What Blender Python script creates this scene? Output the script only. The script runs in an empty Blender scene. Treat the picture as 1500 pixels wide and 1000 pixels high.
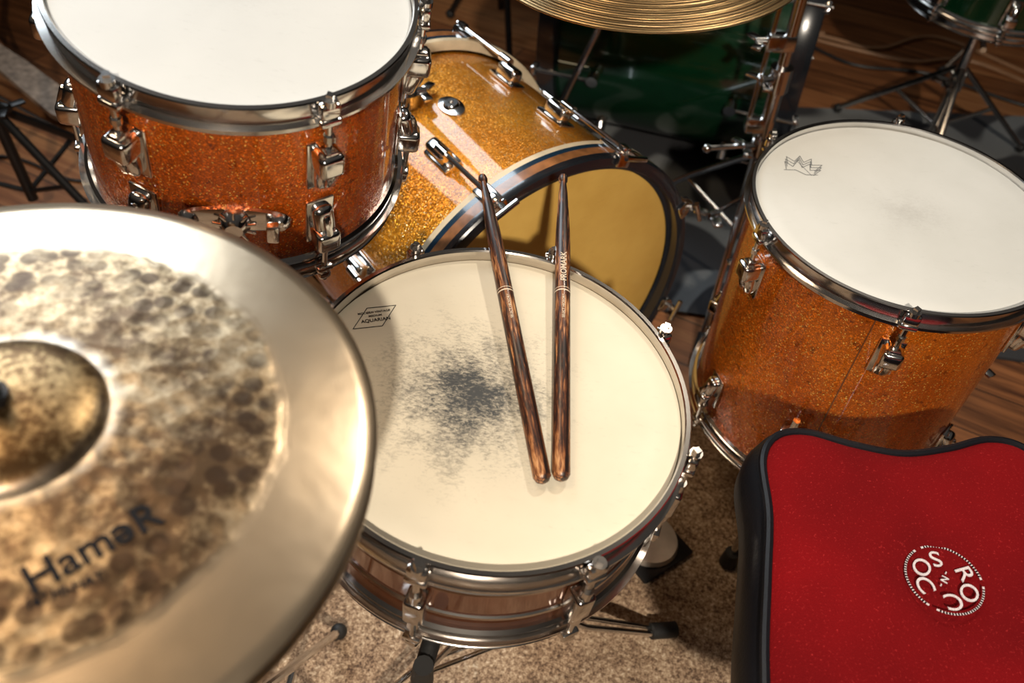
import bpy, bmesh, random
from math import *
from mathutils import Matrix, Vector
random.seed(4)
S=bpy.context.scene
COL=S.collection

# ------------------------------------------------------------------ node helpers
def newmat(name):
    m=bpy.data.materials.new(name);m.use_nodes=True
    nt=m.node_tree;b=nt.nodes['Principled BSDF']
    return m,nt,b
def N(nt,typ,props=None,**ins):
    n=nt.nodes.new(typ)
    for k,v in (props or {}).items(): setattr(n,k,v)
    for k,v in ins.items():
        key=int(k[1:]) if k[0]=='i' and k[1:].isdigit() else k.replace('_',' ')
        s=n.inputs[key]
        if isinstance(v,bpy.types.NodeSocket): nt.links.new(v,s)
        else: s.default_value=v
    return n
def MA(nt,op,a,b=0.5,c=0.5,clamp=False):
    return N(nt,'ShaderNodeMath',{'operation':op,'use_clamp':clamp},i0=a,i1=b,i2=c).outputs[0]
def ramp(nt,fac,stops,interp='LINEAR'):
    n=N(nt,'ShaderNodeValToRGB',None,Fac=fac);cr=n.color_ramp;cr.interpolation=interp
    while len(cr.elements)<len(stops): cr.elements.new(.5)
    for e,(p,c) in zip(cr.elements,stops):
        e.position=p
        if isinstance(c,(int,float)): c=(c,c,c)
        e.color=(c[0],c[1],c[2],1)
    return n.outputs[0]
def mix(nt,f,a,b,bt='MIX'):
    n=nt.nodes.new('ShaderNodeMix');n.data_type='RGBA';n.blend_type=bt
    for s,v in ((n.inputs[0],f),(n.inputs[6],a),(n.inputs[7],b)):
        if isinstance(v,bpy.types.NodeSocket): nt.links.new(v,s)
        elif isinstance(v,(tuple,list)): s.default_value=(v[0],v[1],v[2],1)
        else: s.default_value=v
    return n.outputs[2]
def coord(nt,scale=(1,1,1),loc=(0,0,0),rot=(0,0,0)):
    tc=N(nt,'ShaderNodeTexCoord')
    return N(nt,'ShaderNodeMapping',None,Vector=tc.outputs['Object'],Scale=scale,Location=loc,Rotation=rot).outputs[0]
def noise(nt,v,scale,detail=3,rough=.5,dist=0.):
    return N(nt,'ShaderNodeTexNoise',None,Vector=v,Scale=scale,Detail=detail,Roughness=rough,Distortion=dist).outputs[0]
def setc(nt,b,**kw):
    for k,v in kw.items():
        s=b.inputs[k.replace('_',' ')]
        if isinstance(v,bpy.types.NodeSocket): nt.links.new(v,s)
        elif isinstance(v,tuple) and len(v)==3: s.default_value=(v[0],v[1],v[2],1)
        else: s.default_value=v
def bump(nt,h,strength=.3,dist=.001):
    return N(nt,'ShaderNodeBump',None,Height=h,Strength=strength,Distance=dist).outputs[0]

def plain(name,col,rough=.5,metal=0.,coat=0.,var=.12,ns=40,bs=0.,spec=.5):
    m,nt,b=newmat(name);v=coord(nt)
    n=noise(nt,v,ns)
    c=ramp(nt,n,[(.3,tuple(x*(1-var) for x in col)),(.7,tuple(min(1,x*(1+var)) for x in col))])
    setc(nt,b,Base_Color=c,Roughness=rough,Metallic=metal,Coat_Weight=coat)
    b.inputs['Coat Roughness'].default_value=.06
    b.inputs['Specular IOR Level'].default_value=spec
    if bs: setc(nt,b,Normal=bump(nt,n,bs))
    return m
def sparkle(name,c1,c2,glit,dark,nrm=.55,blotch=.7):
    m,nt,b=newmat(name);v=coord(nt)
    vo=N(nt,'ShaderNodeTexVoronoi',None,Vector=v,Scale=800.)
    sep=N(nt,'ShaderNodeSeparateColor',None,Color=vo.outputs['Color'])
    base=mix(nt,ramp(nt,noise(nt,v,9,4),[(.35,0),(.65,1)]),c1,c2)
    blot=ramp(nt,noise(nt,v,95,3,.6),[(.60,0),(.68,1)])
    base=mix(nt,MA(nt,'MULTIPLY',blot,blotch),base,dark)
    g=ramp(nt,sep.outputs[0],[(.0,.65),(.7,1.),(.9,1.4),(1,2.)])
    col=mix(nt,1.,base,g,'MULTIPLY')
    hi=ramp(nt,sep.outputs[1],[(.955,0),(.975,1)])
    col=mix(nt,hi,col,glit)
    geo=N(nt,'ShaderNodeNewGeometry')
    dv=N(nt,'ShaderNodeVectorMath',{'operation':'SUBTRACT'},i0=vo.outputs['Color'],i1=(.5,.5,.5)).outputs[0]
    dv=N(nt,'ShaderNodeVectorMath',{'operation':'SCALE'},i0=dv,Scale=nrm).outputs[0]
    nn=N(nt,'ShaderNodeVectorMath',{'operation':'ADD'},i0=dv,i1=geo.outputs['Normal']).outputs[0]
    nn=N(nt,'ShaderNodeVectorMath',{'operation':'NORMALIZE'},i0=nn).outputs[0]
    setc(nt,b,Base_Color=col,Metallic=.60,Roughness=.36,Normal=nn,Coat_Weight=.8)
    b.inputs['Specular IOR Level'].default_value=.2
    b.inputs['Coat Roughness'].default_value=.05
    return m
def radius(nt,loc=(0,0,0)):
    v=coord(nt,(1,1,0),loc)
    return N(nt,'ShaderNodeVectorMath',{'operation':'LENGTH'},i0=v).outputs['Value']
def head_mat(name,c1,c2,smx=0,smy=0,smr=.1,dark=(.05,.05,.05),amt=.8,gain=.26):
    m,nt,b=newmat(name);v=coord(nt)
    base=mix(nt,ramp(nt,noise(nt,v,6,4,.6),[(.35,0),(.7,1)]),c1,c2)
    scuff=ramp(nt,noise(nt,coord(nt,(1,4,1),(0,0,0),(0,0,1.1)),60,6,.7),[(.60,0),(.70,1)])
    base=mix(nt,MA(nt,'MULTIPLY',scuff,.16),base,tuple(x*.55 for x in c2))
    r=radius(nt,(-smx,-smy,0))
    fall=ramp(nt,MA(nt,'DIVIDE',r,smr),[(.0,1.),(.35,.70),(.7,.30),(1.,0.)])
    vs=coord(nt,(1,2.0,1),(0,0,0),(0,0,.7))
    fib=noise(nt,vs,180,8,.82,.4)
    big=noise(nt,v,30,5,.65)
    th=MA(nt,'ADD',MA(nt,'MULTIPLY',fib,.64),MA(nt,'MULTIPLY',big,.36))
    s=MA(nt,'SUBTRACT',MA(nt,'ADD',th,MA(nt,'MULTIPLY',fall,gain)),.60)
    s=MA(nt,'MULTIPLY',s,7.,clamp=True)
    s=MA(nt,'MULTIPLY',s,MA(nt,'MULTIPLY',fall,amt*1.35,clamp=True),clamp=True)
    soft=MA(nt,'MULTIPLY',MA(nt,'POWER',fall,1.6),amt*.32)
    col=mix(nt,soft,base,tuple(x*.5+.12 for x in dark))
    col=mix(nt,s,col,dark)
    setc(nt,b,Base_Color=col,Roughness=.5,Normal=bump(nt,noise(nt,v,500,2),.06,.0006))
    b.inputs['Specular IOR Level'].default_value=.4
    return m

# materials
CHROME=plain('chrome',(.72,.71,.70),.14,1.,ns=15,var=.08)
NICKEL=plain('nickel_plate',(.64,.60,.56),.15,1.,ns=20,var=.12)
DCHROME=plain('dark_chrome',(.34,.32,.31),.18,1.,ns=20)
BLACKM=plain('black_metal',(.012,.012,.013),.35,.3)
RUBBER=plain('black_rubber',(.012,.012,.012),.6)
FELT=plain('felt',(.02,.02,.02),.95)
SP_TOM=sparkle('orange_sparkle_wrap',(.58,.115,.006),(.40,.062,.004),(1.,.55,.12),(.12,.014,.002))
SP_FT=sparkle('orange_sparkle_wrap_b',(.62,.148,.008),(.43,.082,.005),(1.,.62,.14),(.11,.018,.002))
SP_BD=sparkle('gold_sparkle_wrap',(.84,.34,.028),(.68,.22,.014),(1.,.82,.42),(.30,.08,.006),.8,.3)
GREEN=plain('green_lacquer',(.002,.030,.011),.16,.3,1.)
H_TOM=head_mat('coated_head_white',(.60,.625,.635),(.55,.575,.585),0,.02,.10,(.40,.41,.41),.15)
H_FT=head_mat('coated_head_offwhite',(.58,.585,.565),(.52,.525,.50),0.01,0,.09,(.36,.35,.33),.35,.2)
H_SN=head_mat('coated_head_worn',(.67,.615,.49),(.59,.535,.42),-.024,-.002,.146,(.040,.045,.050),.90,.245)
H_BD=head_mat('aged_bass_head',(.60,.38,.095),(.48,.28,.06),0,-.02,.12,(.25,.12,.02),.5)
CREAM=plain('cream_edge',(.62,.52,.36),.5)
SHELL_SN=plain('bronze_snare_shell',(.13,.042,.017),.12,.5,.7)

def cymbal_mat(name,inner=.147,bellr=.055):
    m,nt,b=newmat(name);v=coord(nt);r=radius(nt)
    wob=MA(nt,'MULTIPLY',MA(nt,'SUBTRACT',noise(nt,v,45,3),.5),.010)
    rr=MA(nt,'ADD',r,wob)
    ins=ramp(nt,rr,[(inner-.003,1),(inner+.003,0)])
    bell=MA(nt,'LESS_THAN',rr,bellr)
    vo=N(nt,'ShaderNodeTexVoronoi',{'feature':'SMOOTH_F1'},Vector=v,Scale=80.,Smoothness=.4).outputs['Distance']
    vw=N(nt,'ShaderNodeVectorMath',{'operation':'ADD'},i0=coord(nt,(1,1,0)),i1=(.013,.021,0)).outputs[0]
    vo2=N(nt,'ShaderNodeTexVoronoi',{'voronoi_dimensions':'2D'},Vector=vw,Scale=62.,Randomness=.8).outputs['Distance']
    big=noise(nt,v,13,5,.65);fine=noise(nt,v,170,5,.75)
    patina=ramp(nt,MA(nt,'ADD',MA(nt,'MULTIPLY',big,.6),MA(nt,'MULTIPLY',fine,.4)),[(.41,(.50,.40,.27)),(.49,(.34,.25,.15)),(.57,(.115,.075,.045))])
    band=ramp(nt,r,[(.058,.0),(.090,.5),(.112,1),(.143,1),(.149,0)])
    band=MA(nt,'MULTIPLY',band,ramp(nt,noise(nt,v,26,3),[(.38,.35),(.55,1.)]))
    crat=MA(nt,'MULTIPLY',ramp(nt,MA(nt,'ADD',vo2,MA(nt,'MULTIPLY',MA(nt,'SUBTRACT',fine,.5),.30)),[(.33,1),(.43,0)]),band)
    patina=mix(nt,MA(nt,'MULTIPLY',crat,.82),patina,(.055,.036,.025))
    smooth=ramp(nt,noise(nt,v,7,4),[(.35,(.66,.50,.33)),(.65,(.76,.61,.44))])
    col=mix(nt,ins,smooth,patina)
    bc=ramp(nt,MA(nt,'ADD',MA(nt,'MULTIPLY',big,.5),MA(nt,'MULTIPLY',fine,.5)),[(.42,(.52,.36,.18)),(.54,(.11,.062,.028))])
    col=mix(nt,bell,col,bc)
    ring=ramp(nt,MA(nt,'ABSOLUTE',MA(nt,'SUBTRACT',rr,bellr+.002)),[(.001,1),(.005,0)])
    col=mix(nt,MA(nt,'MULTIPLY',ring,.6),col,(.80,.74,.64))
    rough=MA(nt,'ADD',MA(nt,'MULTIPLY',ins,.10),.30)
    h=MA(nt,'MULTIPLY',MA(nt,'MULTIPLY',vo,ins),MA(nt,'SUBTRACT',1.,MA(nt,'MULTIPLY',bell,.9)))
    gro=MA(nt,'MULTIPLY',MA(nt,'SINE',MA(nt,'MULTIPLY',r,2600.)),.010)
    nz=MA(nt,'MULTIPLY',noise(nt,v,14,3),.9)
    hh=MA(nt,'ADD',MA(nt,'ADD',h,gro),nz)
    setc(nt,b,Base_Color=col,Metallic=1.,Roughness=rough,Normal=bump(nt,hh,.32,.0030))
    return m
HAT=cymbal_mat('hammered_bronze')
def lathed_mat(name):
    m,nt,b=newmat(name);v=coord(nt);r=radius(nt)
    s=MA(nt,'SINE',MA(nt,'MULTIPLY',r,1400.))
    s2=noise(nt,N(nt,'ShaderNodeCombineXYZ',None,X=MA(nt,'MULTIPLY',r,260.)).outputs[0],1.,4)
    col=ramp(nt,s2,[(.38,(.18,.10,.04)),(.6,(.66,.46,.23))])
    setc(nt,b,Base_Color=col,Metallic=1.,Roughness=.3,Normal=bump(nt,MA(nt,'ADD',MA(nt,'MULTIPLY',s,.3),s2),.8,.0025))
    return m
LATHED=lathed_mat('lathed_bronze')
def stick_mat():
    m,nt,b=newmat('fire_tempered_hickory')
    v=coord(nt,(380,380,34));n=noise(nt,v,1.,5,.7,.6)
    v2=coord(nt,(110,110,14));n2=noise(nt,v2,1.,3,.6)
    c=ramp(nt,MA(nt,'ADD',MA(nt,'MULTIPLY',n,.6),MA(nt,'MULTIPLY',n2,.4)),[(.45,(.012,.006,.005)),(.515,(.065,.019,.009)),(.56,(.26,.098,.034)),(.64,(.60,.33,.15))])
    setc(nt,b,Base_Color=c,Roughness=.42,Coat_Weight=.15,Normal=bump(nt,n,.15,.0005));return m
STICK=stick_mat()
def velvet():
    m,nt,b=newmat('red_velour');v=coord(nt)
    n=noise(nt,v,420,3,.7);n2=noise(nt,v,5,3,.5)
    c=mix(nt,ramp(nt,n2,[(.30,0),(.72,1)]),(.090,.0012,.0022),(.20,.0026,.0045))
    c=mix(nt,ramp(nt,n,[(.60,0),(.8,1)]),c,(.45,.028,.028))
    setc(nt,b,Base_Color=c,Roughness=.9,Sheen_Weight=.15,Normal=bump(nt,n,.6,.0018))
    b.inputs['Sheen Tint'].default_value=(1,.04,.04,1);b.inputs['Sheen Roughness'].default_value=.45
    b.inputs['Specular IOR Level'].default_value=.1
    return m
RED=velvet()
VINYL=plain('black_vinyl',(.005,.0055,.008),.42,ns=300,bs=.3,spec=.25)
EMBR=plain('grey_embroidery',(.55,.49,.50),.8,ns=700,bs=.4,var=.25)
INK=plain('black_ink',(.010,.010,.012),.8,spec=.15)
INKG=plain('grey_ink',(.12,.13,.14),.6)
WHITE_PRINT=plain('pale_print',(.62,.52,.40),.5)

# ------------------------------------------------------------------ mesh helpers
def lathe(prof,seg=128,closed=False,a0=0.,a1=2*pi):
    full=abs(a1-a0-2*pi)<1e-6
    n=seg if full else seg+1
    V=[];Fc=[]
    for r,z in prof:
        for i in range(n):
            a=a0+(a1-a0)*i/seg;V.append(Vector((r*cos(a),r*sin(a),z)))
    m=len(prof)
    for j in range(m if closed else m-1):
        k=(j+1)%m
        for i in range(n if full else n-1):
            i2=(i+1)%n
            Fc.append((j*n+i,j*n+i2,k*n+i2,k*n+i))
    return V,Fc
def tube(pts,r,seg=12,cap=True,closed=False):
    pts=[Vector(p) for p in pts];n=len(pts)
    rs=r if isinstance(r,(list,tuple)) else [r]*n
    V=[];Fc=[];up=None
    for i,p in enumerate(pts):
        if closed: t=pts[(i+1)%n]-pts[i-1]
        else: t=pts[min(i+1,n-1)]-pts[max(i-1,0)]
        t.normalize()
        if up is None:
            up=Vector((0,0,1)) if abs(t.z)<.9 else Vector((1,0,0))
        x=up-t*up.dot(t);x.normalize();up=x;y=t.cross(x)
        for k in range(seg):
            a=2*pi*k/seg;V.append(p+(x*cos(a)+y*sin(a))*rs[i])
    for i in range(n if closed else n-1):
        j=(i+1)%n
        for k in range(seg):
            k2=(k+1)%seg;Fc.append((i*seg+k,i*seg+k2,j*seg+k2,j*seg+k))
    if cap and not closed:
        Fc.append(tuple(range(seg))[::-1]);Fc.append(tuple((n-1)*seg+k for k in range(seg)))
    return V,Fc
def rbox(size,c=(0,0,0),bev=.002,rot=None,seg=2):
    bm=bmesh.new();bmesh.ops.create_cube(bm,size=1)
    for v in bm.verts: v.co=Vector((v.co.x*size[0],v.co.y*size[1],v.co.z*size[2]))
    bev=min(bev,min(size)*.48)
    bmesh.ops.bevel(bm,geom=bm.edges[:],offset=bev,segments=seg,profile=.5,affect='EDGES')
    bm.verts.ensure_lookup_table()
    for i,v in enumerate(bm.verts): v.index=i
    V=[v.co.copy() for v in bm.verts];Fc=[tuple(v.index for v in f.verts) for f in bm.faces];bm.free()
    mt=Matrix.Translation(Vector(c))
    if rot is not None: mt=mt@rot
    return [mt@v for v in V],Fc
def ball(c,r,seg=16,sc=(1,1,1)):
    prof=[(max(1e-5,r*sin(pi*i/10)),-r*cos(pi*i/10)) for i in range(11)]
    V,Fc=lathe(prof,seg);c=Vector(c)
    return [Vector((v.x*sc[0],v.y*sc[1],v.z*sc[2]))+c for v in V],Fc
def X(part,mt): return [mt@v for v in part[0]],part[1]
def RZ(a): return Matrix.Rotation(a,4,'Z')
def wing(p,axis,s=1.):
    a=Vector(axis).normalized();mt=Matrix.Translation(Vector(p))@a.to_track_quat('Z','Y').to_matrix().to_4x4()
    parts=[lathe([(1e-5,0),(.006*s,0),(.005*s,.012*s),(1e-5,.013*s)],16)]
    for sg in (-1,1):
        parts.append(rbox((.018*s,.004*s,.012*s),(sg*.013*s,0,.012*s),.002*s,Matrix.Rotation(-sg*.5,4,'Y')))
    return [X(q,mt) for q in parts]

class Thing:
    def __init__(s,name,mt=None):
        s.e=bpy.data.objects.new(name,None);s.e.empty_display_size=.05;COL.objects.link(s.e)
        if mt is not None: s.e.matrix_world=mt
    def add(s,name,mat,parts,sharp=35,mt=None):
        V=[];Fc=[]
        for pv,pf in parts:
            o=len(V);V+= [tuple(v) for v in pv];Fc+=[tuple(i+o for i in f) for f in pf]
        me=bpy.data.meshes.new(name);me.from_pydata(V,[],Fc)
        bm=bmesh.new();bm.from_mesh(me);bmesh.ops.recalc_face_normals(bm,faces=bm.faces);bm.to_mesh(me);bm.free()
        me.polygons.foreach_set('use_smooth',[True]*len(me.polygons))
        me.set_sharp_from_angle(angle=radians(sharp));me.materials.append(mat)
        o=bpy.data.objects.new(name,me);COL.objects.link(o);o.parent=s.e
        if mt is not None: o.matrix_local=mt
        return o
    def text(s,name,body,size,mat,mt,extr=.0002,sx=1.,bold=.012):
        # built at 50x size so that thin outlines tessellate cleanly, then scaled down
        K=50.
        c=bpy.data.curves.new(name,'FONT');c.body=body;c.size=size*K;c.align_x='CENTER';c.align_y='CENTER';c.extrude=extr*K;c.offset=size*bold*K
        t=bpy.data.objects.new(name+'_t',c);COL.objects.link(t)
        bpy.context.view_layer.update()
        me=bpy.data.meshes.new_from_object(t.evaluated_get(bpy.context.evaluated_depsgraph_get()))
        bpy.data.objects.remove(t);me.transform(Matrix.Diagonal((1/K,1/K,1/K,1)));me.materials.clear();me.materials.append(mat);me.name=name
        o=bpy.data.objects.new(name,me);COL.objects.link(o);o.parent=s.e;o.matrix_local=mt@Matrix.Diagonal((sx,1,1,1))
        return o
def frame(c,a,b):
    a=radians(a);b=radians(b)
    n=Vector((sin(a),sin(b),1)).normalized();u=Vector((0,1,0)).cross(n).normalized();v=n.cross(u)
    return Matrix(((u.x,v.x,n.x,c[0]),(u.y,v.y,n.y,c[1]),(u.z,v.z,n.z,c[2]),(0,0,0,1)))

# ------------------------------------------------------------------ drums
def hoop(ri,z0,sgn,hh=.017):
    p=[(ri,-hh),(ri,-.0015),(ri+.0012,0),(ri+.0052,-.0002),(ri+.006,-.0016),(ri+.0048,-.0028),(ri+.0026,-.0034),(ri+.0024,-hh+.003),(ri+.0035,-hh),(ri+.0105,-hh-.0008),(ri+.0105,-hh-.0035),(ri,-hh-.0035)]
    return lathe([(r,z0+sgn*z) for r,z in p],160,closed=True)
def lug(bw=.024,bh=.046):
    return [rbox((.005,bw*1.2,bh*1.2),(.002,0,-.004),.002),
            rbox((.026,bw,bh*.52),(.014,0,bh*.20),.005,None,3),
            rbox((.018,bw*.85,bh*.68),(.009,0,-bh*.26),.007,Matrix.Rotation(.30,4,'Y'),3),
            rbox((.010,bw*.35,bh*.55),(.018,0,-bh*.20),.004,Matrix.Rotation(.34,4,'Y'),2),
            rbox((.020,bw*.55,.006),(.013,0,bh*.48),.002)]
def build_drum(name,mt,R,dep,nlug,a0,shell,headm,hdepth,chrome,lugd=.075,longlug=False,bottom_lugs=True,hh=.017):
    T=Thing(name,mt);ri=R-.006;rs=ri-.003
    T.add('top_hoop',chrome,[hoop(ri,0,1,hh)])
    T.add('bottom_hoop',chrome,[hoop(ri,-dep,-1,hh)])
    hp=[(1e-4,-hdepth)]+[(ri*k/8*.985,-hdepth) for k in range(1,9)]+[(ri-.0005,-hdepth-.0015),(ri-.0002,-hdepth-.006)]
    T.add('batter_head',headm,[lathe(hp,160)])
    T.add('resonant_head',headm,[lathe([(1e-4,-dep+.012),(rs,-dep+.012)],96)])
    zt=-hh-.004;zb=-dep+hh+.004
    T.add('flesh_hoop',chrome,[lathe([(rs,zt),(rs+.0055,zt),(rs+.007,zt-.003),(rs+.007,zt-.007),(rs+.0035,zt-.010),(rs,zt-.010)],128),
                             lathe([(rs,zb),(rs+.0055,zb),(rs+.007,zb+.003),(rs+.007,zb+.007),(rs+.0035,zb+.010),(rs,zb+.010)],128)])
    T.add('shell',shell,[lathe([(rs,-hh),(rs+.0,-dep*.33),(rs,-dep*.66),(rs,-dep+hh)],160),lathe([(rs-.006,-hh),(rs-.006,-dep+hh)],96)])
    hw=[]
    rr=rs+.015
    for i in range(nlug):
        m=RZ(radians(a0+360*i/nlug));P=[]
        if longlug:
            P+= [rbox((.022,.019,.040),(rs+.011,0,-dep/2),.004,None,3)]
            P+= [tube([(rr,0,-dep/2+.02),(rr,0,-.006)],.0034,10),tube([(rr,0,-dep/2-.02),(rr,0,-dep+.006)],.0034,10)]
            P+= [tube([(rr,0,-dep/2+.020),(rr,0,-dep/2+.034)],.0060,12),tube([(rr,0,-dep/2-.020),(rr,0,-dep/2-.034)],.0060,12)]
        else:
            P+= [X(q,Matrix.Translation((rs,0,-lugd))) for q in lug()]
            P+= [tube([(rr,0,-lugd+.01),(rr,0,.0)],.0032,10)]
            P+= [tube([(rr,0,-.040),(rr,0,-.034)],.0050,8)]
            if bottom_lugs:
                P+= [X(q,Matrix.Translation((rs,0,-dep+lugd))@Matrix.Diagonal((1,1,-1,1))) for q in lug()]
                P+= [tube([(rr,0,-dep+lugd-.01),(rr,0,-dep+.0)],.0032,10)]
        P+= [rbox((.015,.020,.007),(ri+.0105,0,-hh+.001),.0025),rbox((.010,.018,.015),(rr,0,-.007),.003),
             tube([(rr,0,-.001),(rr,0,.005)],.0062,14),tube([(rr,0,.004),(rr,0,.010)],.0040,4)]
        P+= [rbox((.013,.018,.007),(ri+.0105,0,-dep+hh-.001),.0025),rbox((.009,.013,.010),(rr,0,-dep+.007),.003)]
        hw+=[X(q,m) for q in P]
    T.add('lugs_and_tension_rods',chrome,hw)
    return T

# snare
SN=frame((-.0131,.5194,.6125),5.35,-4.32)
sn=build_drum('snare_drum',SN,.183,.160,8,-106,SHELL_SN,H_SN,.012,NICKEL,longlug=True,hh=.019)
rs=.174
sn.add('shell_beads',NICKEL,[X(tube([(rs*cos(a),rs*sin(a),0) for a in [2*pi*i/128 for i in range(128)]],.003,8,closed=True),Matrix.Translation((0,0,z))) for z in (-.055,-.105)])
m=RZ(radians(-140))
sn.add('strainer',NICKEL,[X(q,m) for q in [rbox((.016,.032,.085),(rs+.009,0,-.09),.004),rbox((.014,.022,.040),(rs+.024,0,-.075),.005),tube([(rs+.03,0,-.06),(rs+.045,0,-.03)],.004),ball((rs+.047,0,-.028),.007),rbox((.02,.05,.012),(rs+.006,0,-.150),.003)]])
sn.add('snare_wires',CHROME,[tube([(-.15,(k-8)*.0028,-.1505),(.15,(k-8)*.0028,-.1505)],.0007,5) for k in range(17)])
lm=Matrix.Translation((-.122,.080,-.0117))@RZ(radians(24))
def strip(pts,w,z=0):
    V=[];Fc=[];pts=[Vector((p[0],p[1],z)) for p in pts];n=len(pts)
    for i in range(n-1):
        a,b=pts[i],pts[i+1];d=(b-a).normalized();s=Vector((-d.y,d.x,0))*w/2;o=len(V)
        a2=a-d*w*.4;b2=b+d*w*.4
        V+=[a2+s,a2-s,b2-s,b2+s];Fc.append((o,o+1,o+2,o+3))
    return V,Fc
sn.add('head_logo_outline',INK,[strip([(-.024,-.009),(-.004,.013),(.024,.009),(.004,-.013),(-.024,-.009)],.0008)],mt=lm)
sn.text('head_logo_line_a','MODERN VINTAGE',.0037,INK,lm@Matrix.Translation((.001,.0062,0))@RZ(-.1),extr=.00005)
sn.text('head_logo_line_b','MEDIUM',.0035,INK,lm@Matrix.Translation((.001,.0015,0))@RZ(-.1),extr=.00005)
sn.text('head_logo_line_c','AQUARIAN',.0056,INK,lm@Matrix.Translation((.000,-.0040,0))@RZ(-.1),extr=.00005)

RUG=.009
st=Thing('snare_stand')
hub=Vector((-.005,.52,.30));top=SN@Vector((0,0,-.2))
P=[tube([hub+Vector((0,0,-.18)),hub],.011,16),tube([hub,top],.008,16),tube([hub+Vector((0,0,-.02)),hub+Vector((0,0,.02))],.016,16)]
Rb=[]
for a in (-101,19,139):
    a=radians(a)
    e=SN@Vector((.186*cos(a),.186*sin(a),-.176));mid=SN@Vector((.09*cos(a),.09*sin(a),-.198))
    P.append(tube([top,mid,e],.0055,10))
    Rb.append(tube([SN@Vector((.176*cos(a),.176*sin(a),-.1705)),SN@Vector((.205*cos(a),.205*sin(a),-.1705))],.009,12))
    Rb.append(tube([SN@Vector((.2045*cos(a),.2045*sin(a),-.200)),SN@Vector((.2055*cos(a),.2055*sin(a),-.158))],[.011,.0095],12))
base=Vector((-.005,.52,.15))
for (fx,fy) in ((.235,.575),(-.20,.42),(-.04,.80)):
    f=Vector((fx,fy,.013+RUG));d=(f-base)
    for sd in (-1,1):
        off=Vector((-d.y,d.x,0)).normalized()*.007*sd
        P.append(tube([base+Vector((0,0,.08))+off,base+d*.5+Vector((0,0,.012))+off,f+off*.6],.0042,10))
        P.append(tube([base+Vector((0,0,-.06))+off,base+d*.45+Vector((0,0,.01))+off],.0035,10))
    Rb.append(tube([base+d*.93,f+Vector((d.x,d.y,0)).normalized()*.02],.012,14))
P+=wing(hub+Vector((.016,-.006,0)),(1,-.3,0),1.3)+wing(base+Vector((.01,-.01,.02)),(.5,-1,0),1.2)
st.add('tubes',CHROME,P);st.add('rubber_tips',RUBBER,Rb)

# rack tom
TM=frame((-.2564,.7521,.876),10.31,-9.13)
tm=build_drum('rack_tom',TM,.162,.230,6,-111,SP_TOM,H_TOM,.008,CHROME,lugd=.074,hh=.019)
rs=.153
m=RZ(radians(-80))@Matrix.Translation((0,0,-.138))
def ovalplate(w,h,t,x):
    V=[];Fc=[];n=40
    for k,(s,xx) in enumerate(((1,x),(.97,x+t),(.55,x+t*1.6))):
        for i in range(n):
            a=2*pi*i/n;V.append(Vector((xx,w*s*cos(a)/2,h*s*sin(a)/2)))
    for k in range(2):
        for i in range(n): Fc.append((k*n+i,k*n+(i+1)%n,(k+1)*n+(i+1)%n,(k+1)*n+i))
    Fc.append(tuple(2*n+i for i in range(n)));return V,Fc
P=[ovalplate(.100,.030,.004,rs-.001)]
for s in (-1,1):
    P+= [X(lathe([(1e-5,.008),(.006,.0075),(.009,.004),(.0095,0)],20),Matrix.Translation((rs+.001,s*.040,0))@Matrix.Rotation(pi/2,4,'Y'))]
P+= [X(lathe([(1e-5,.014),(.008,.014),(.012,.010),(.015,.004),(.0155,0)],28),Matrix.Translation((rs+.003,.0,0))@Matrix.Rotation(pi/2,4,'Y'))]
for k in range(10):
    P.append(X(rbox((.003,.0025,.016),(0,0,.012),.0008),Matrix.Translation((rs+.012,0,0))@Matrix.Rotation(2*pi*k/10,4,'X')))
P.append(rbox((.010,.012,.022),(rs+.014,.034,-.002),.003))
tm.add('mount_bracket',CHROME,[X(q,m) for q in P])
wpt=TM@Vector((.156*cos(radians(75)),.156*sin(radians(75)),-.13));wout=TM@Vector((.20*cos(radians(75)),.20*sin(radians(75)),-.13))
ta=Thing('tom_holder')
ta.add('post',CHROME,[tube([(-.17,1.15,.53),(-.17,1.15,.70)],.011,16),tube([(-.17,1.15,.525),(-.17,1.15,.545)],.022,20),tube([(-.17,1.15,.69),(-.17,1.145,.745),(wout.x,wout.y,wout.z)],.008,12),tube([wout,wpt],.010,12)]+wing((-.155,1.15,.545),(1,0,0),1.2))

# floor tom
FM=frame((.473,.8641,.5829),1.37,-1.52)
ft=build_drum('floor_tom',FM,.187,.385,6,-103,SP_FT,H_FT,.008,CHROME,lugd=.077,hh=.018)
rs=.178
leg=[];rub=[]
for a in (-121,-1,119):
    m=RZ(radians(a))
    P=[rbox((.022,.030,.045),(rs+.011,0,-.27),.004,None,3),tube([(rs+.022,0,-.215),(rs+.022,0,-.385),(rs+.030,0,-.43),(rs+.034,0,-.555)],.0048,12)]
    P+=wing((rs+.026,0,-.27),(1,0,0),1.2)
    leg+=[X(q,m) for q in P]
    rub.append(X(tube([(rs+.034,0,-.566),(rs+.034,0,-.535)],[.014,.011],14),m))
ft.add('legs_and_brackets',CHROME,leg);ft.add('rubber_feet',RUBBER,rub)
ft.add('wrap_seam',plain('seam',(.10,.03,.008),.3,coat=1),[X(rbox((.0012,.0016,.335),(rs+.0004,0,-.19),.0004),RZ(radians(-112)))])
cr=[]
for k in range(3): cr.append(strip([(-.016,-.004-k*.004),(-.020,.006-k*.004),(-.010,.002-k*.004),(-.006,.012-k*.003),(.0,.004-k*.004),(.007,.012-k*.004),(.009,.003-k*.004),(.020,.007-k*.004),(.014,-.005-k*.003)],.0008))
cr.append(strip([(-.018,-.014),(-.006,-.010),(.006,-.013),(.018,-.009)],.0008));cr.append(strip([(-.008,.004),(.012,-.012)],.0006))
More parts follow.
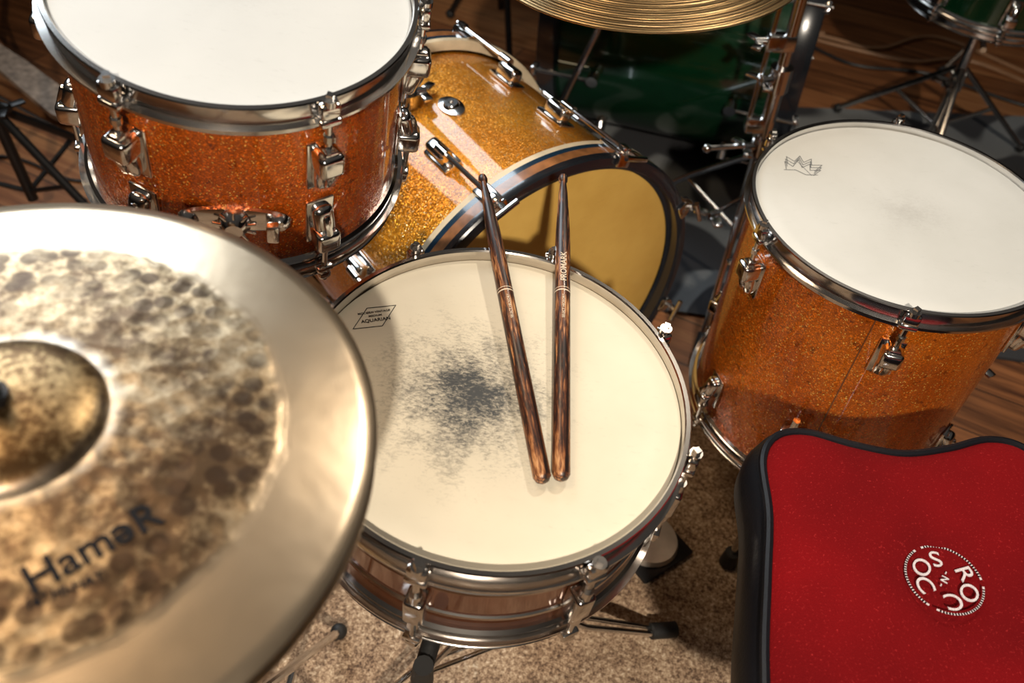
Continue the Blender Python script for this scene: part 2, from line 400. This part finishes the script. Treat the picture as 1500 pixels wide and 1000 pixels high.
ft.add('head_crown_logo',INKG,cr,mt=Matrix.Translation((-.108,.083,-.0077))@RZ(-.35)@Matrix.Diagonal((1.15,1.5,1,1)))

# bass drum
w=radians(35.74);u=Vector((cos(w),sin(w),0));zz=Vector((sin(w),-cos(w),0))
def bframe(c): return Matrix(((u.x,0,zz.x,c[0]),(u.y,0,zz.y,c[1]),(0,1,0,c[2]),(0,0,0,1)))
BM=bframe((.0591,.957,.283))
bd=Thing('bass_drum',BM)
RS=.252;L=.43
bd.add('shell',SP_BD,[lathe([(RS,-.03),(RS,-.15),(RS,-.28),(RS,-L+.03)],200),lathe([(RS-.008,-.03),(RS-.008,-L+.03)],96)])
def ring(prof,z0,sg): return lathe([(r,z0+sg*z) for r,z in prof],200)
BLK=plain('black_lacquer',(.010,.012,.016),.2,coat=.8);BLUE=plain('dark_blue_stripe',(.008,.028,.055),.2,coat=.8)
WOODH=plain('hoop_wood_inlay',(.24,.10,.035),.3,coat=.6,ns=60,var=.4)
for nm,z0,sg in (('batter',0,1),('front',-L,-1)):
    bd.add(nm+'_hoop_black',BLK,[ring([(.252,-.046),(.252,-.001),(.254,0),(.269,0),(.2715,-.0025),(.272,-.006),(.272,-.011)],z0,sg)])
    bd.add(nm+'_hoop_stripe',BLUE,[ring([(.272,-.027),(.272,-.036)],z0,sg)])
    bd.add(nm+'_hoop_inlay',WOODH,[ring([(.272,-.011),(.2722,-.019),(.272,-.027)],z0,sg)])
    bd.add(nm+'_hoop_cream',CREAM,[ring([(.272,-.036),(.2718,-.0455),(.2695,-.047),(.256,-.047)],z0,sg)])
    bd.add(nm+'_head',H_BD if nm=='batter' else BLK,[ring([(1e-4,-.020),(.12,-.020),(.240,-.020),(.247,-.0225),(.250,-.030)],z0,sg)])
    bd.add(nm+'_flesh_hoop',BLK,[ring([(.246,-.020),(.252,-.018),(.254,-.04)],z0,sg)])
hw=[]
for i in range(8):
    m=RZ(radians(22.5+45*i))
    for z0,sg in ((0,1),(-L,-1)):
        F2=Matrix.Translation((0,0,z0))@Matrix.Diagonal((1,1,sg,1))
        P=[rbox((.026,.022,.046),(RS+.013,0,-.150),.007,None,3),rbox((.006,.030,.062),(RS+.003,0,-.150),.003),
           tube([(RS+.028,0,-.135),(RS+.028,0,.012)],.0036,10),tube([(RS+.028,0,-.145),(RS+.028,0,-.120)],.0065,12),
           rbox((.007,.024,.046),(.2755,0,-.020),.0025),rbox((.022,.024,.006),(.268,0,.0035),.0025),rbox((.014,.014,.020),(RS+.028,0,-.004),.004)]
        if sg==1: P+=[tube([(RS+.028,0,.010),(RS+.028,0,.020)],.0055,10),tube([(RS+.028,-.020,.022),(RS+.028,.020,.022)],.0042,10)]
        hw+=[X(q,m@F2) for q in P]
bd.add('lugs_claws_t_rods',CHROME,hw)
m=RZ(radians(97))@Matrix.Translation((0,0,-.235))
bd.add('shell_mount',CHROME,[X(q,m) for q in [ovalplate(.034,.056,.003,RS-.001),X(lathe([(.004,.007),(.010,.007),(.0125,.004),(.013,0)],24),Matrix.Translation((RS+.001,0,0))@Matrix.Rotation(pi/2,4,'Y'))]])
sp=[]
for a in (-38,218):
    m=RZ(radians(a));sp+=[X(q,m) for q in [rbox((.02,.04,.04),(RS+.01,0,-.33),.004)]]
for sx in (-1,1):
    sp.append(tube([(sx*.21,-.165,-.33),(sx*.33,-.266,-.40)],.006,10))
bd.add('spurs',CHROME,sp)

# bass drum pedal
PD=bframe((.0591,.957,RUG))
pd=Thing('bass_drum_pedal',PD)
def slab(pts,hf,th):
    n=len(pts);V=[Vector((x,hf(z),z)) for x,z in pts]+[Vector((x*.93,hf(z)+th,z-.002)) for x,z in pts]
    F=[tuple(range(n)),tuple(range(n,2*n))[::-1]]+[(i,(i+1)%n,n+(i+1)%n,n+i) for i in range(n)];return V,F
heel=[(.045*cos(a),.29+.045*sin(a)) for a in [pi*k/20 for k in range(21)]]+[(-.045,.245),(.045,.245)]
pd.add('heel_plate',plain('brushed_aluminium',(.62,.60,.56),.35,.7),[slab(heel,lambda z:.016,.010),slab([(-.043,.24),(-.034,.06),(.034,.06),(.043,.24)],lambda z:.026+(.24-z)*.42,.005)])
pd.add('base_plate',BLACKM,[rbox((.10,.008,.33),(0,.008,.175),.004),rbox((.012,.19,.02),(-.05,.10,.07),.004),rbox((.012,.19,.02),(.05,.10,.07),.004),tube([(-.055,.19,.07),(.055,.19,.07)],.006),tube([(0,.19,.07),(0,.33,.045)],.004)])
pd.add('beater',FELT,[X(lathe([(1e-5,-.018),(.016,-.018),(.02,0),(.016,.018),(1e-5,.018)],20),Matrix.Translation((0,.335,.042)))])
# ------------------------------------------------------------------ sticks
def stick(name,a,b,txt=None):
    A=SN@Vector(a);B=SN@Vector(b)
    d=(B-A).normalized();nn=SN.to_3x3()@Vector((0,0,1));x=(nn-d*nn.dot(d)).normalized();y=d.cross(x)
    M4=Matrix(((x.x,y.x,d.x,A.x),(x.y,y.y,d.y,A.y),(x.z,y.z,d.z,A.z),(0,0,0,1)))
    Ln=(B-A).length
    t=Thing(name,M4)
    r=.0080
    prof=[(1e-5,0),(.0035,.0004),(.006,.002),(r,.006),(r,Ln-.105),(r*.93,Ln-.085),(r*.62,Ln-.030),(.0036,Ln-.014),(.0034,Ln-.0125),(.0048,Ln-.010),(.0052,Ln-.006),(.004,Ln-.0015),(.0018,Ln),(1e-5,Ln+.0002)]
    t.add('shaft',STICK,[lathe(prof,28)])
    t.add('printed_band',WHITE_PRINT,[lathe([(r+.0002,.2085),(r+.0002,.2100)],28),lathe([(r+.0002,.2125),(r+.0002,.2132)],28)])
    M=Matrix(((0,0,1,r+.0002),(0,-1,0,0),(1,0,0,.240),(0,0,0,1)))
    if txt: t.text('lettering',txt,.0085,WHITE_PRINT,M,extr=.0001)
    t.text('small_print','SELECT HICKORY',.0038,WHITE_PRINT,M@Matrix.Translation((-.052,0,0)),extr=.0001)
    return t
stick('drumstick',(.046,-.092,-.0038),(-.031,.279,.0142))
stick('drumstick',(.0615,-.088,-.0038),(.060,.296,.0142),'PROMARK')

# ------------------------------------------------------------------ hi-hat
CM=frame((-.2786,.2896,.8231),6.57,-.87)
ch=Thing('hi_hat',CM)
Rc=.203
def cymprof(R,rb,zb,zt):
    p=[]
    for k in range(9):
        t=k/8;p.append((max(1e-4,rb*sin(t*pi/2)),zb+(zt-zb)*cos(t*pi/2)))
    for k in range(1,15):
        t=k/14;p.append((rb+(R-rb)*t,zb*(1-t**1.35)))
    return p
pt=cymprof(Rc,.055,.016,.032)
pt[0]=(.004,pt[0][1])
top=pt+[(Rc+.0004,-.0006),(Rc,-.0014)]+[(r,z-.0014) for r,z in pt[::-1]]
ch.add('top_cymbal',HAT,[lathe(top,220)],sharp=50)
bot=[(r,-.014-z*.9) for r,z in pt]+[(Rc,-.0154)]+[(r,-.0155-z*.9) for r,z in pt[::-1]]
ch.add('bottom_cymbal',HAT,[lathe(bot,160)],sharp=50)
ch.add('clutch',BLACKM,[tube([(0,0,.031),(0,0,.037)],.009,20),tube([(0,0,.037),(0,0,.075)],.0058,20),tube([(0,0,.048),(0,0,.056)],.0075,6)]+wing((-.004,0,.066),(-1,.0,0),1.1))
ch.add('pull_rod',CHROME,[tube([(0,0,-.06),(0,0,.18)],.0030,12)])
def engr(nm,txt,sz,a,rad,bold,dx=0,rot=0,dy=0):
    a=radians(a)
    t=(rad-.055)/(Rc-.055);z=.016*(1-t**1.35);slope=-.016*1.35*t**.35/(Rc-.055)
    Mt=RZ(a)@Matrix.Translation((rad,0,z+.0008))@Matrix.Rotation(-atan(slope),4,'Y')@RZ(pi/2-.06)@Matrix.Translation((dx,dy,0))@RZ(rot)
    o=ch.text('engraved_'+nm,txt,sz,INK,Mt,extr=.0002,bold=bold)
    # drape the print on the bowed cymbal surface
    inv=Mt.inverted()
    for v in o.data.vertices:
        q=Mt@v.co;r=hypot(q.x,q.y);tt=min(1,max(0,(r-.055)/(Rc-.055)))
        q.z=.016*(1-tt**1.35)+.0004+(v.co.z+.0002)
        v.co=inv@q
k=.76
engr('name','Ham',.0290*k,-43,.101,.018,-.0175*k)
engr('name_e','e',.0290*k,-43,.101,.018,.0175*k,pi,-.0040*k)
engr('name_r','R',.0290*k,-43,.101,.018,.0345*k)
engr('model','16" HI-HAT',.0072,-54,.115,.02)
c0=Vector((0,0,-.055))
Wd=CM.inverted()
def wl(x,y,z): return Wd@Vector((x,y,z))
hx,hy=-.2786,.2896
P=[tube([c0,wl(hx,hy,.5),wl(hx,hy,.06)],[.009,.009,.012],16),tube([wl(hx,hy,.45),wl(hx,hy,.50)],.017,16)]
Rb=[tube([c0,(0,0,-.032)],.020,20)]
for a in (200,320,80):
    a=radians(a);f=wl(hx+.27*cos(a),hy+.27*sin(a),.013+RUG)
    P.append(tube([wl(hx,hy,.36),f],.006,10));P.append(tube([wl(hx,hy,.10),wl(hx+.15*cos(a),hy+.15*sin(a),.16)],.005,10))
    Rb.append(ball(f,.012))
ch.add('stand_tubes',CHROME,P);ch.add('stand_rubber',RUBBER,Rb)

# ------------------------------------------------------------------ crash cymbal behind
CX,CY=.166,1.262
rc=Thing('crash_cymbal',frame((CX,CY,.722),-2,-3))
p2=cymprof(.234,.060,.022,.045);p2[0]=(.004,p2[0][1])
rc.add('cymbal',LATHED,[lathe(p2+[(.2342,-.0008)]+[(r,z-.0015) for r,z in p2[::-1]],200)],sharp=50)
rc.add('felt_and_nut',BLACKM,[tube([(0,0,.044),(0,0,.060)],.016,18),tube([(0,0,.045),(0,0,.085)],.004,10)]+wing((0,0,.060),(0,0,1),1.4))
cs=Thing('cymbal_stand')
B=Vector((.45,1.40,0))
P=[tube([B+Vector((0,0,.10)),B+Vector((0,0,.46))],.0135,18),tube([B+Vector((0,0,.46)),B+Vector((0,0,.80))],.0105,18),
   tube([B+Vector((0,0,.43)),B+Vector((0,0,.475))],.020,18),tube([B+Vector((0,0,.79)),B+Vector((0,0,.83))],.018,18),
   tube([B+Vector((.05,.03,.84)),B+Vector((0,0,.81)),Vector((CX,CY,.66)),],.006,12),tube([(CX,CY,.655),(CX,CY,.735)],.0035,12),
   tube([B+Vector((0,0,.30)),B+Vector((0,0,.335))],.020,18)]
P+=wing(B+Vector((-.018,-.01,.455)),(-1,-.4,0),1.6)+wing(B+Vector((-.018,-.008,.318)),(-1,-.3,0),1.5)
P+= [tube([B+Vector((0,0,.318)),B+Vector((-.10,-.02,.318))],.005,10),ball(B+Vector((-.104,-.021,.318)),.009),
     tube([B+Vector((-.035,.0,.36)),B+Vector((-.03,0,.62))],.0045,10),rbox((.05,.024,.03),B+Vector((-.015,0,.36)),.004),rbox((.05,.024,.03),B+Vector((-.015,0,.52)),.004)]
P+=wing(B+Vector((-.04,0,.52)),(-1,0,0),1.4)
P+= [tube([B+Vector((0,0,.20)),B+Vector((-.07,-.06,.20))],.005,10)]+wing(B+Vector((-.07,-.06,.20)),(-1,-.8,0),1.6)
Rb=[]
for a in (250,10,130):
    a=radians(a);f=B+Vector((.28*cos(a),.28*sin(a),.014+RUG))
    P.append(tube([B+Vector((0,0,.30)),B+Vector((.14*cos(a),.14*sin(a),.17)),f],.0065,10));P.append(tube([B+Vector((0,0,.11)),B+Vector((.15*cos(a),.15*sin(a),.155))],.005,10))
    Rb.append(tube([f+Vector((-.03*cos(a),-.03*sin(a),.025)),f],.011,12))
cs.add('tubes',CHROME,P);cs.add('rubber_feet',RUBBER,Rb)

# ------------------------------------------------------------------ throne
def catmull(pts,sub=8):
    n=len(pts);o=[]
    for i in range(n):
        p0,p1,p2,p3=[Vector(pts[(i+k-1)%n]) for k in range(4)]
        for s in range(sub):
            t=s/sub;o.append(.5*((2*p1)+(p2-p0)*t+(2*p0-5*p1+4*p2-p3)*t*t+(3*p1-p0-3*p2+p3)*t**3))
    return o
half=[(0,.220),(.05,.229),(.095,.243),(.128,.236),(.147,.205),(.152,.14),(.166,.07),(.182,-.01),(.188,-.08),(.168,-.14),(.10,-.17)]
ol=half+[(0,-.165)]+[(-x,y) for x,y in half[:0:-1]]
ol=catmull([(x,y) for x,y in ol],8)
th=Thing('drum_throne',Matrix.Translation((.410,.330,.50)))
n=len(ol)
nrm=[]
for i in range(n):
    d=(ol[(i+1)%n]-ol[i-1]).normalized();nrm.append(Vector((d.y,-d.x)))
if sum(nrm[i].dot(ol[i]) for i in range(n))<0: nrm=[-q for q in nrm]
def ringp(off,z,scale=1.):
    return [Vector((ol[i].x*scale+nrm[i].x*off,ol[i].y*scale+nrm[i].y*off,z)) for i in range(n)]
def stack(rings,cap0=False,cap1=False):
    V=[];Fc=[]
    for r in rings: V+=r
    for k in range(len(rings)-1):
        for i in range(n): Fc.append((k*n+i,k*n+(i+1)%n,(k+1)*n+(i+1)%n,(k+1)*n+i))
    if cap0: Fc.append(tuple(range(n)))
    if cap1: Fc.append(tuple((len(rings)-1)*n+i for i in range(n)))
    return V,Fc
tops=[ringp(-.003,-.001),ringp(-.010,.0045)]
def zt(s): return .006+.006*sin(pi*s)-.012*(1-s)**2
for s in (.92,.82,.7,.55,.4,.25,.12,.03): tops.append(ringp(-.010*s,zt(s),s))
th.add('velour_top',RED,[stack(tops,cap1=True)],sharp=80)
pip=ringp(.001,-.002)
th.add('piping',VINYL,[tube(pip,.0045,8,closed=True)])
th.add('vinyl_side',VINYL,[stack([ringp(-.002,-.003),ringp(.010,-.012),ringp(.017,-.035),ringp(.018,-.060),ringp(.010,-.085),ringp(-.01,-.098)],cap1=True)],sharp=60)
th.add('post',CHROME,[tube([(0,0,-.09),(0,0,-.36)],.016,18),tube([(0,0,-.36),(0,0,-.42)],.022,18)])
lg=[];rb=[]
for a in (90,210,330):
    a=radians(a);f=Vector((.24*cos(a),.24*sin(a),-.477));lg.append(tube([(0,0,-.24),f],.009,12));lg.append(tube([(0,0,-.40),f*.5+Vector((0,0,-.12))],.007,12));rb.append(ball(f,.012))
th.add('legs',CHROME,lg);th.add('feet',RUBBER,rb)
zl=.0088
def arc(r,a0,a1,w,k=24):
    return strip([(r*cos(a0+(a1-a0)*i/k),r*sin(a0+(a1-a0)*i/k)) for i in range(k+1)],w)
Lr=RZ(radians(-124));Lm=Matrix.Translation((-.008,.072,zl))@Lr
th.add('logo_ring',EMBR,[arc(.034,radians(a),radians(a+106),.0020) for a in (7,127,247)],mt=Lm)
for txt,da,flip in (('R',52,0),('O',0,0),('C',-52,0),('S',-52,1),('O',0,1),('C',52,1)):
    if not flip:
        ang=radians(90+da);M_=RZ(ang-pi/2)@Matrix.Translation((0,.0215,0))
    else:
        ang=radians(270+da);M_=RZ(ang+pi/2)@Matrix.Translation((0,-.0215,0))
    th.text('logo_letter',txt,.0225,EMBR,Lm@M_,extr=.0004,sx=1.1,bold=.0)
th.text('logo_center','- N -',.009,EMBR,Lm,extr=.0004)

# ------------------------------------------------------------------ background kit
gm=Vector((.60,-.20,0)).normalized();gu=Vector((0,0,1)).cross(gm)
G0=Vector((.12,2.03,.312))
GM=Matrix(((gu.x,0,gm.x,G0.x),(gu.y,0,gm.y,G0.y),(0,1,0,G0.z),(0,0,0,1)))
if GM.to_3x3().determinant()<0: GM=Matrix(((-gu.x,0,gm.x,G0.x),(-gu.y,0,gm.y,G0.y),(0,1,0,G0.z),(0,0,0,1)))
gb=Thing('green_bass_drum',GM)
GL=.56
gb.add('shell',GREEN,[lathe([(.278,.03),(.278,.2),(.278,GL-.03)],128)])
gb.add('hoops',BLK,[lathe([(.270,0),(.296,0),(.298,.003),(.298,.04),(.270,.042)],128),lathe([(.270,GL),(.296,GL),(.298,GL-.003),(.298,GL-.04),(.270,GL-.042)],128)])
gb.add('heads',BLK,[lathe([(1e-4,.015),(.270,.015)],96),lathe([(1e-4,GL-.015),(.270,GL-.015)],96)])
P=[]
for i in range(8):
    m=RZ(radians(10+45*i))
    for z0,sg in ((0,1),(GL,-1)):
        F2=Matrix.Translation((0,0,z0))@Matrix.Diagonal((1,1,sg,1))
        P+=[X(q,m@F2) for q in [tube([(.300,0,-.012),(.300,0,.13)],.0035,8),tube([(.280,0,.13),(.305,0,.13)],.013,16),rbox((.024,.022,.010),(.296,0,-.003),.003)]]
gb.add('rods',CHROME,P)
side=-1 if (GM@Vector((-1,0,0))-GM@Vector((0,0,0))).y<0 else 1
P=[X(lathe([(1e-5,.012),(.02,.010),(.034,.004),(.035,0)],28),Matrix.Translation((side*.258,.095,.14))@Matrix.Rotation(side*pi/2,4,'Y')),
   tube([(side*.268,.095,.14),(side*.36,-.12,.07),(side*.40,-.292,.04)],.0075,10),ball((side*.278,.095,.14),.018)]
gb.add('spur',CHROME,P)

gt=build_drum('green_tom',frame((1.0,1.85,.60),3,-3),.180,.20,8,-100,GREEN,H_TOM,.008,CHROME,lugd=.06)
gs=Thing('tom_stand')
B=Vector((1.0,1.85,0))
P=[tube([B+Vector((0,0,.08)),B+Vector((0,0,.370))],.012,16),tube([B+Vector((0,0,.20)),B+Vector((0,0,.24))],.018,16)]
Rb=[]
for a in (250,10,130):
    a=radians(a);f=B+Vector((.26*cos(a),.26*sin(a),.013+RUG));P.append(tube([B+Vector((0,0,.26)),f],.0065,10));P.append(tube([B+Vector((0,0,.10)),B+Vector((.13*cos(a),.13*sin(a),.14))],.005,10));Rb.append(ball(f,.012))
    P.append(tube([B+Vector((0,0,.360)),B+Vector((.17*cos(a),.17*sin(a),.376))],.006,10))
P+=wing(B+Vector((-.018,-.01,.22)),(-1,-.4,0),1.5)
gs.add('tubes',CHROME,P);gs.add('feet',RUBBER,Rb)

def tripod(name,B,h,hubz,rad,angs,mat=BLACKM,rt=.009):
    t=Thing(name);B=Vector(B);P=[tube([B+Vector((0,0,.08)),B+Vector((0,0,h))],.011,14),tube([B+Vector((0,0,hubz-.03)),B+Vector((0,0,hubz+.03))],.020,14)];Rb=[]
    for a in angs:
        a=radians(a);f=B+Vector((rad*cos(a),rad*sin(a),.015));P.append(tube([B+Vector((0,0,hubz)),f],rt,10));P.append(tube([B+Vector((0,0,.10)),B+Vector((rad*.5*cos(a),rad*.5*sin(a),hubz*.5+.01))],rt*.6,8));Rb.append(ball(f,.014))
    P+=wing(B+Vector((.02,0,hubz)),(1,-.3,0),1.6)
    t.add('tubes',mat,P);t.add('feet',RUBBER,Rb);return t
tripod('microphone_stand',(-1.02,1.45,0),1.0,.30,.27,(60,-25,190))
tripod('microphone_stand',(-.07,2.42,0),.8,.34,.18,(280,40,150))
tripod('cymbal_stand',(1.45,2.38,0),.9,.34,.28,(200,320,80),DCHROME)

hp=Thing('hi_hat_pedal',Matrix.Translation((-1.24,1.95,0))@RZ(radians(-35)))
def slab2(pts,z0,z1f):
    n=len(pts);V=[Vector((x,y,z0+z1f(x))) for x,y in pts]+[Vector((x,y*.95,z0+z1f(x)+.012)) for x,y in pts]
    return V,[tuple(range(n)),tuple(range(n,2*n))[::-1]]+[(i,(i+1)%n,n+(i+1)%n,n+i) for i in range(n)]
fo=[(.13*cos(a)*.35+.13,.042*sin(a)) for a in [-pi/2+pi*k/12 for k in range(13)]]+[(-.06,.036),(-.15,.026),(-.17,0),(-.15,-.026),(-.06,-.036)]
hp.add('footboard',plain('beige_footboard',(.34,.26,.20),.45,.3,var=.4,ns=60),[slab2(fo,.02,lambda x:max(0,(.17-x))*.22)])
hp.add('frame',CHROME,[tube([(-.16,-.06,.012),(.16,-.05,.012)],.006),tube([(-.16,.06,.012),(.16,.05,.012)],.006),tube([(-.16,-.06,.012),(-.18,0,.20)],.006),tube([(-.16,.06,.012),(-.18,0,.20)],.006),tube([(-.18,0,.05),(-.18,0,.8)],.010)])

def cable(name,pts,r,mat):
    c=catmull([(p[0],p[1]) for p in pts],10)[:-30]
    t=Thing(name);t.add('jacket',mat,[tube([(p.x,p.y,r+.001) for p in c],r,8)])
ORG=plain('orange_jacket',(.70,.10,.008),.4);BRN=plain('tan_cable_jacket',(.30,.16,.08),.5);BKC=plain('black_cable_jacket',(.015,.015,.015),.45)
t=Thing('orange_cable');t.add('coil',ORG,[tube([(-.24+(.08+.006*k)*cos(a),2.21+(.07+.006*k)*sin(a),.006+.010*k) for a in [2*pi*i/48 for i in range(48)]],.006,8,closed=True) for k in range(4)])
cable('floor_cable',[(.80,2.6),(.95,2.45),(1.05,2.42),(1.25,2.50),(1.5,2.25),(1.7,2.30),(1.9,2.1),(2.2,2.2),(2.4,2.4)],.006,BRN)
cable('floor_cable',[(.75,2.75),(.9,2.35),(1.15,2.28),(1.38,2.12),(1.62,2.08),(1.8,1.9),(2.1,1.95),(2.4,2.1)],.005,BKC)
cable('floor_cable',[(-1.5,1.75),(-1.2,1.70),(-1.0,1.62),(-.85,1.75),(-.7,1.9),(-.9,2.2),(-1.2,2.4),(-1.4,2.6)],.004,BKC)
cable('floor_cable',[(.9,2.5),(1.1,2.35),(1.3,2.36),(1.55,2.12),(1.75,2.15),(2.0,1.98),(2.3,2.05),(2.5,2.2)],.006,BRN)

# ------------------------------------------------------------------ room
def plane_obj(name,mat,V,thick=None):
    me=bpy.data.meshes.new(name)
    if thick:
        n=len(V);vs=[(x,y,z) for x,y,z in V]+[(x,y,z+thick) for x,y,z in V]
        me.from_pydata(vs,[],[tuple(range(n))[::-1],tuple(range(n,2*n))]+[(i,(i+1)%n,n+(i+1)%n,n+i) for i in range(n)])
    else: me.from_pydata(V,[],[tuple(range(len(V)))])
    me.materials.append(mat);o=bpy.data.objects.new(name,me);COL.objects.link(o);return o
def wood():
    m,nt,b=newmat('oak_plank_floor');v=coord(nt,(1,1,1),(0,0,0),(0,0,radians(28)))
    br=N(nt,'ShaderNodeTexBrick',{'offset':.37},Vector=v,Scale=1.,Mortar_Size=.0016,Brick_Width=1.1,Row_Height=.115)
    br.inputs['Color1'].default_value=(0,0,0,1);br.inputs['Color2'].default_value=(1,1,1,1);br.inputs['Mortar'].default_value=(.5,.5,.5,1)
    vg=N(nt,'ShaderNodeMapping',None,Vector=v,Scale=(3,45,1)).outputs[0]
    g=noise(nt,vg,1.,6,.65,.6)
    c=ramp(nt,MA(nt,'ADD',MA(nt,'MULTIPLY',g,.75),MA(nt,'MULTIPLY',br.outputs['Color'],.25)),[(.3,(.060,.020,.007)),(.5,(.25,.095,.034)),(.7,(.42,.195,.078))])
    c=mix(nt,br.outputs['Fac'],c,(.015,.007,.004))
    setc(nt,b,Base_Color=c,Roughness=.42,Normal=bump(nt,g,.1,.001));return m
plane_obj('floor',wood(),[(-4,-2.6,0),(4,-2.6,0),(4,4.2,0),(-4,4.2,0)])
WALL=plain('dark_painted_wall',(.05,.045,.045),.8)
plane_obj('wall_back',WALL,[(-4,4.2,0),(4,4.2,0),(4,4.2,2.9),(-4,4.2,2.9)])
plane_obj('wall_right',WALL,[(4,-2.6,0),(4,4.2,0),(4,4.2,2.9),(4,-2.6,2.9)])
def carpet():
    m,nt,b=newmat('beige_carpet');v=coord(nt)
    n=noise(nt,v,190,4,.75);n2=noise(nt,v,18,4,.6)
    c=ramp(nt,MA(nt,'ADD',MA(nt,'MULTIPLY',n,.75),MA(nt,'MULTIPLY',n2,.25)),[(.38,(.08,.045,.028)),(.48,(.28,.18,.11)),(.58,(.52,.38,.25)),(.66,(.74,.62,.47))])
    setc(nt,b,Base_Color=c,Roughness=.95,Normal=bump(nt,n,.6,.003));return m
plane_obj('beige_rug',carpet(),[(-.75,-.6,.0005),(.72,-.6,.0005),(.70,.98,.0005),(-.75,.94,.0005)],.008)
def grug():
    m,nt,b=newmat('grey_rug');v=coord(nt)
    wv=noise(nt,v,2.6,1,.4,.8);n=noise(nt,v,260,3,.7)
    c=ramp(nt,wv,[(.47,(.020,.020,.023)),(.49,(.22,.23,.23)),(.57,(.24,.25,.25)),(.585,(.03,.03,.034))],'LINEAR')
    c=mix(nt,MA(nt,'MULTIPLY',n,.6),c,(.05,.05,.055))
    setc(nt,b,Base_Color=c,Roughness=.95,Normal=bump(nt,n,.6,.003));return m
rp=[]
for cx,cy,a0 in ((1.25,1.25,-90),(1.45,1.95,0),(.0,1.95,90),(.10,1.42,180)):
    for k in range(9):
        a=radians(a0+90*k/8);rp.append((cx+.12*cos(a),cy+.12*sin(a),.0005))
plane_obj('grey_rug',grug(),rp,.007)

# ------------------------------------------------------------------ lights
def area(name,loc,tgt,size,power,col,sy=None,spread=180):
    l=bpy.data.lights.new(name,'AREA');l.energy=power;l.color=col;l.size=size;l.spread=radians(spread)
    if sy: l.shape='RECTANGLE';l.size_y=sy
    o=bpy.data.objects.new(name,l);COL.objects.link(o);o.location=loc
    o.rotation_euler=(Vector(tgt)-Vector(loc)).to_track_quat('-Z','Y').to_euler();return o
area('window_light',(-1.5,2.6,2.5),(-.2,.45,.7),1.7,14.5,(.82,.92,1.),1.1,88)
area('track_lamp',(.15,-1.75,2.45),(.15,.7,.4),.09,13.5,(1.,.88,.73),None,62)
area('track_lamp.001',(.9,1.9,2.7),(.15,.8,.4),.16,4.5,(1.,.88,.72),None,75)
area('hat_warm_fill',(-.9,.9,2.8),(-.2,.4,.6),.7,5.5,(1.,.74,.48),None,100)  # added fill light, not a room lamp: warms the near part of the hi-hat
W=bpy.data.worlds.new('world');S.world=W;W.use_nodes=True
wn=W.node_tree;bg=wn.nodes['Background']
tc=N(wn,'ShaderNodeTexCoord');sx=N(wn,'ShaderNodeSeparateXYZ',None,Vector=tc.outputs['Generated'])
wc=ramp(wn,sx.outputs[2],[(.0,(.02,.016,.013)),(.35,(.10,.08,.065)),(.8,(.22,.20,.18))])
wn.links.new(wc,bg.inputs[0]);bg.inputs[1].default_value=.26
S.view_settings.view_transform='Standard'
S.view_settings.look='None'

# ------------------------------------------------------------------ camera
cd=bpy.data.cameras.new('camera');co=bpy.data.objects.new('camera',cd);COL.objects.link(co);S.camera=co
cd.sensor_width=36;cd.lens=36*1268.39/1500;cd.clip_start=.02
th_=radians(46.13);ro=radians(2.357)
Fw=Vector((0,cos(th_),-sin(th_)));R0=Vector((1,0,0));U0=R0.cross(Fw)
Rv=R0*cos(ro)+U0*sin(ro);Uv=Rv.cross(Fw)
co.matrix_world=Matrix(((Rv.x,Uv.x,-Fw.x,0),(Rv.y,Uv.y,-Fw.y,0),(Rv.z,Uv.z,-Fw.z,1.2156),(0,0,0,1)))
cd.dof.use_dof=True;cd.dof.focus_distance=.92;cd.dof.aperture_fstop=4.8
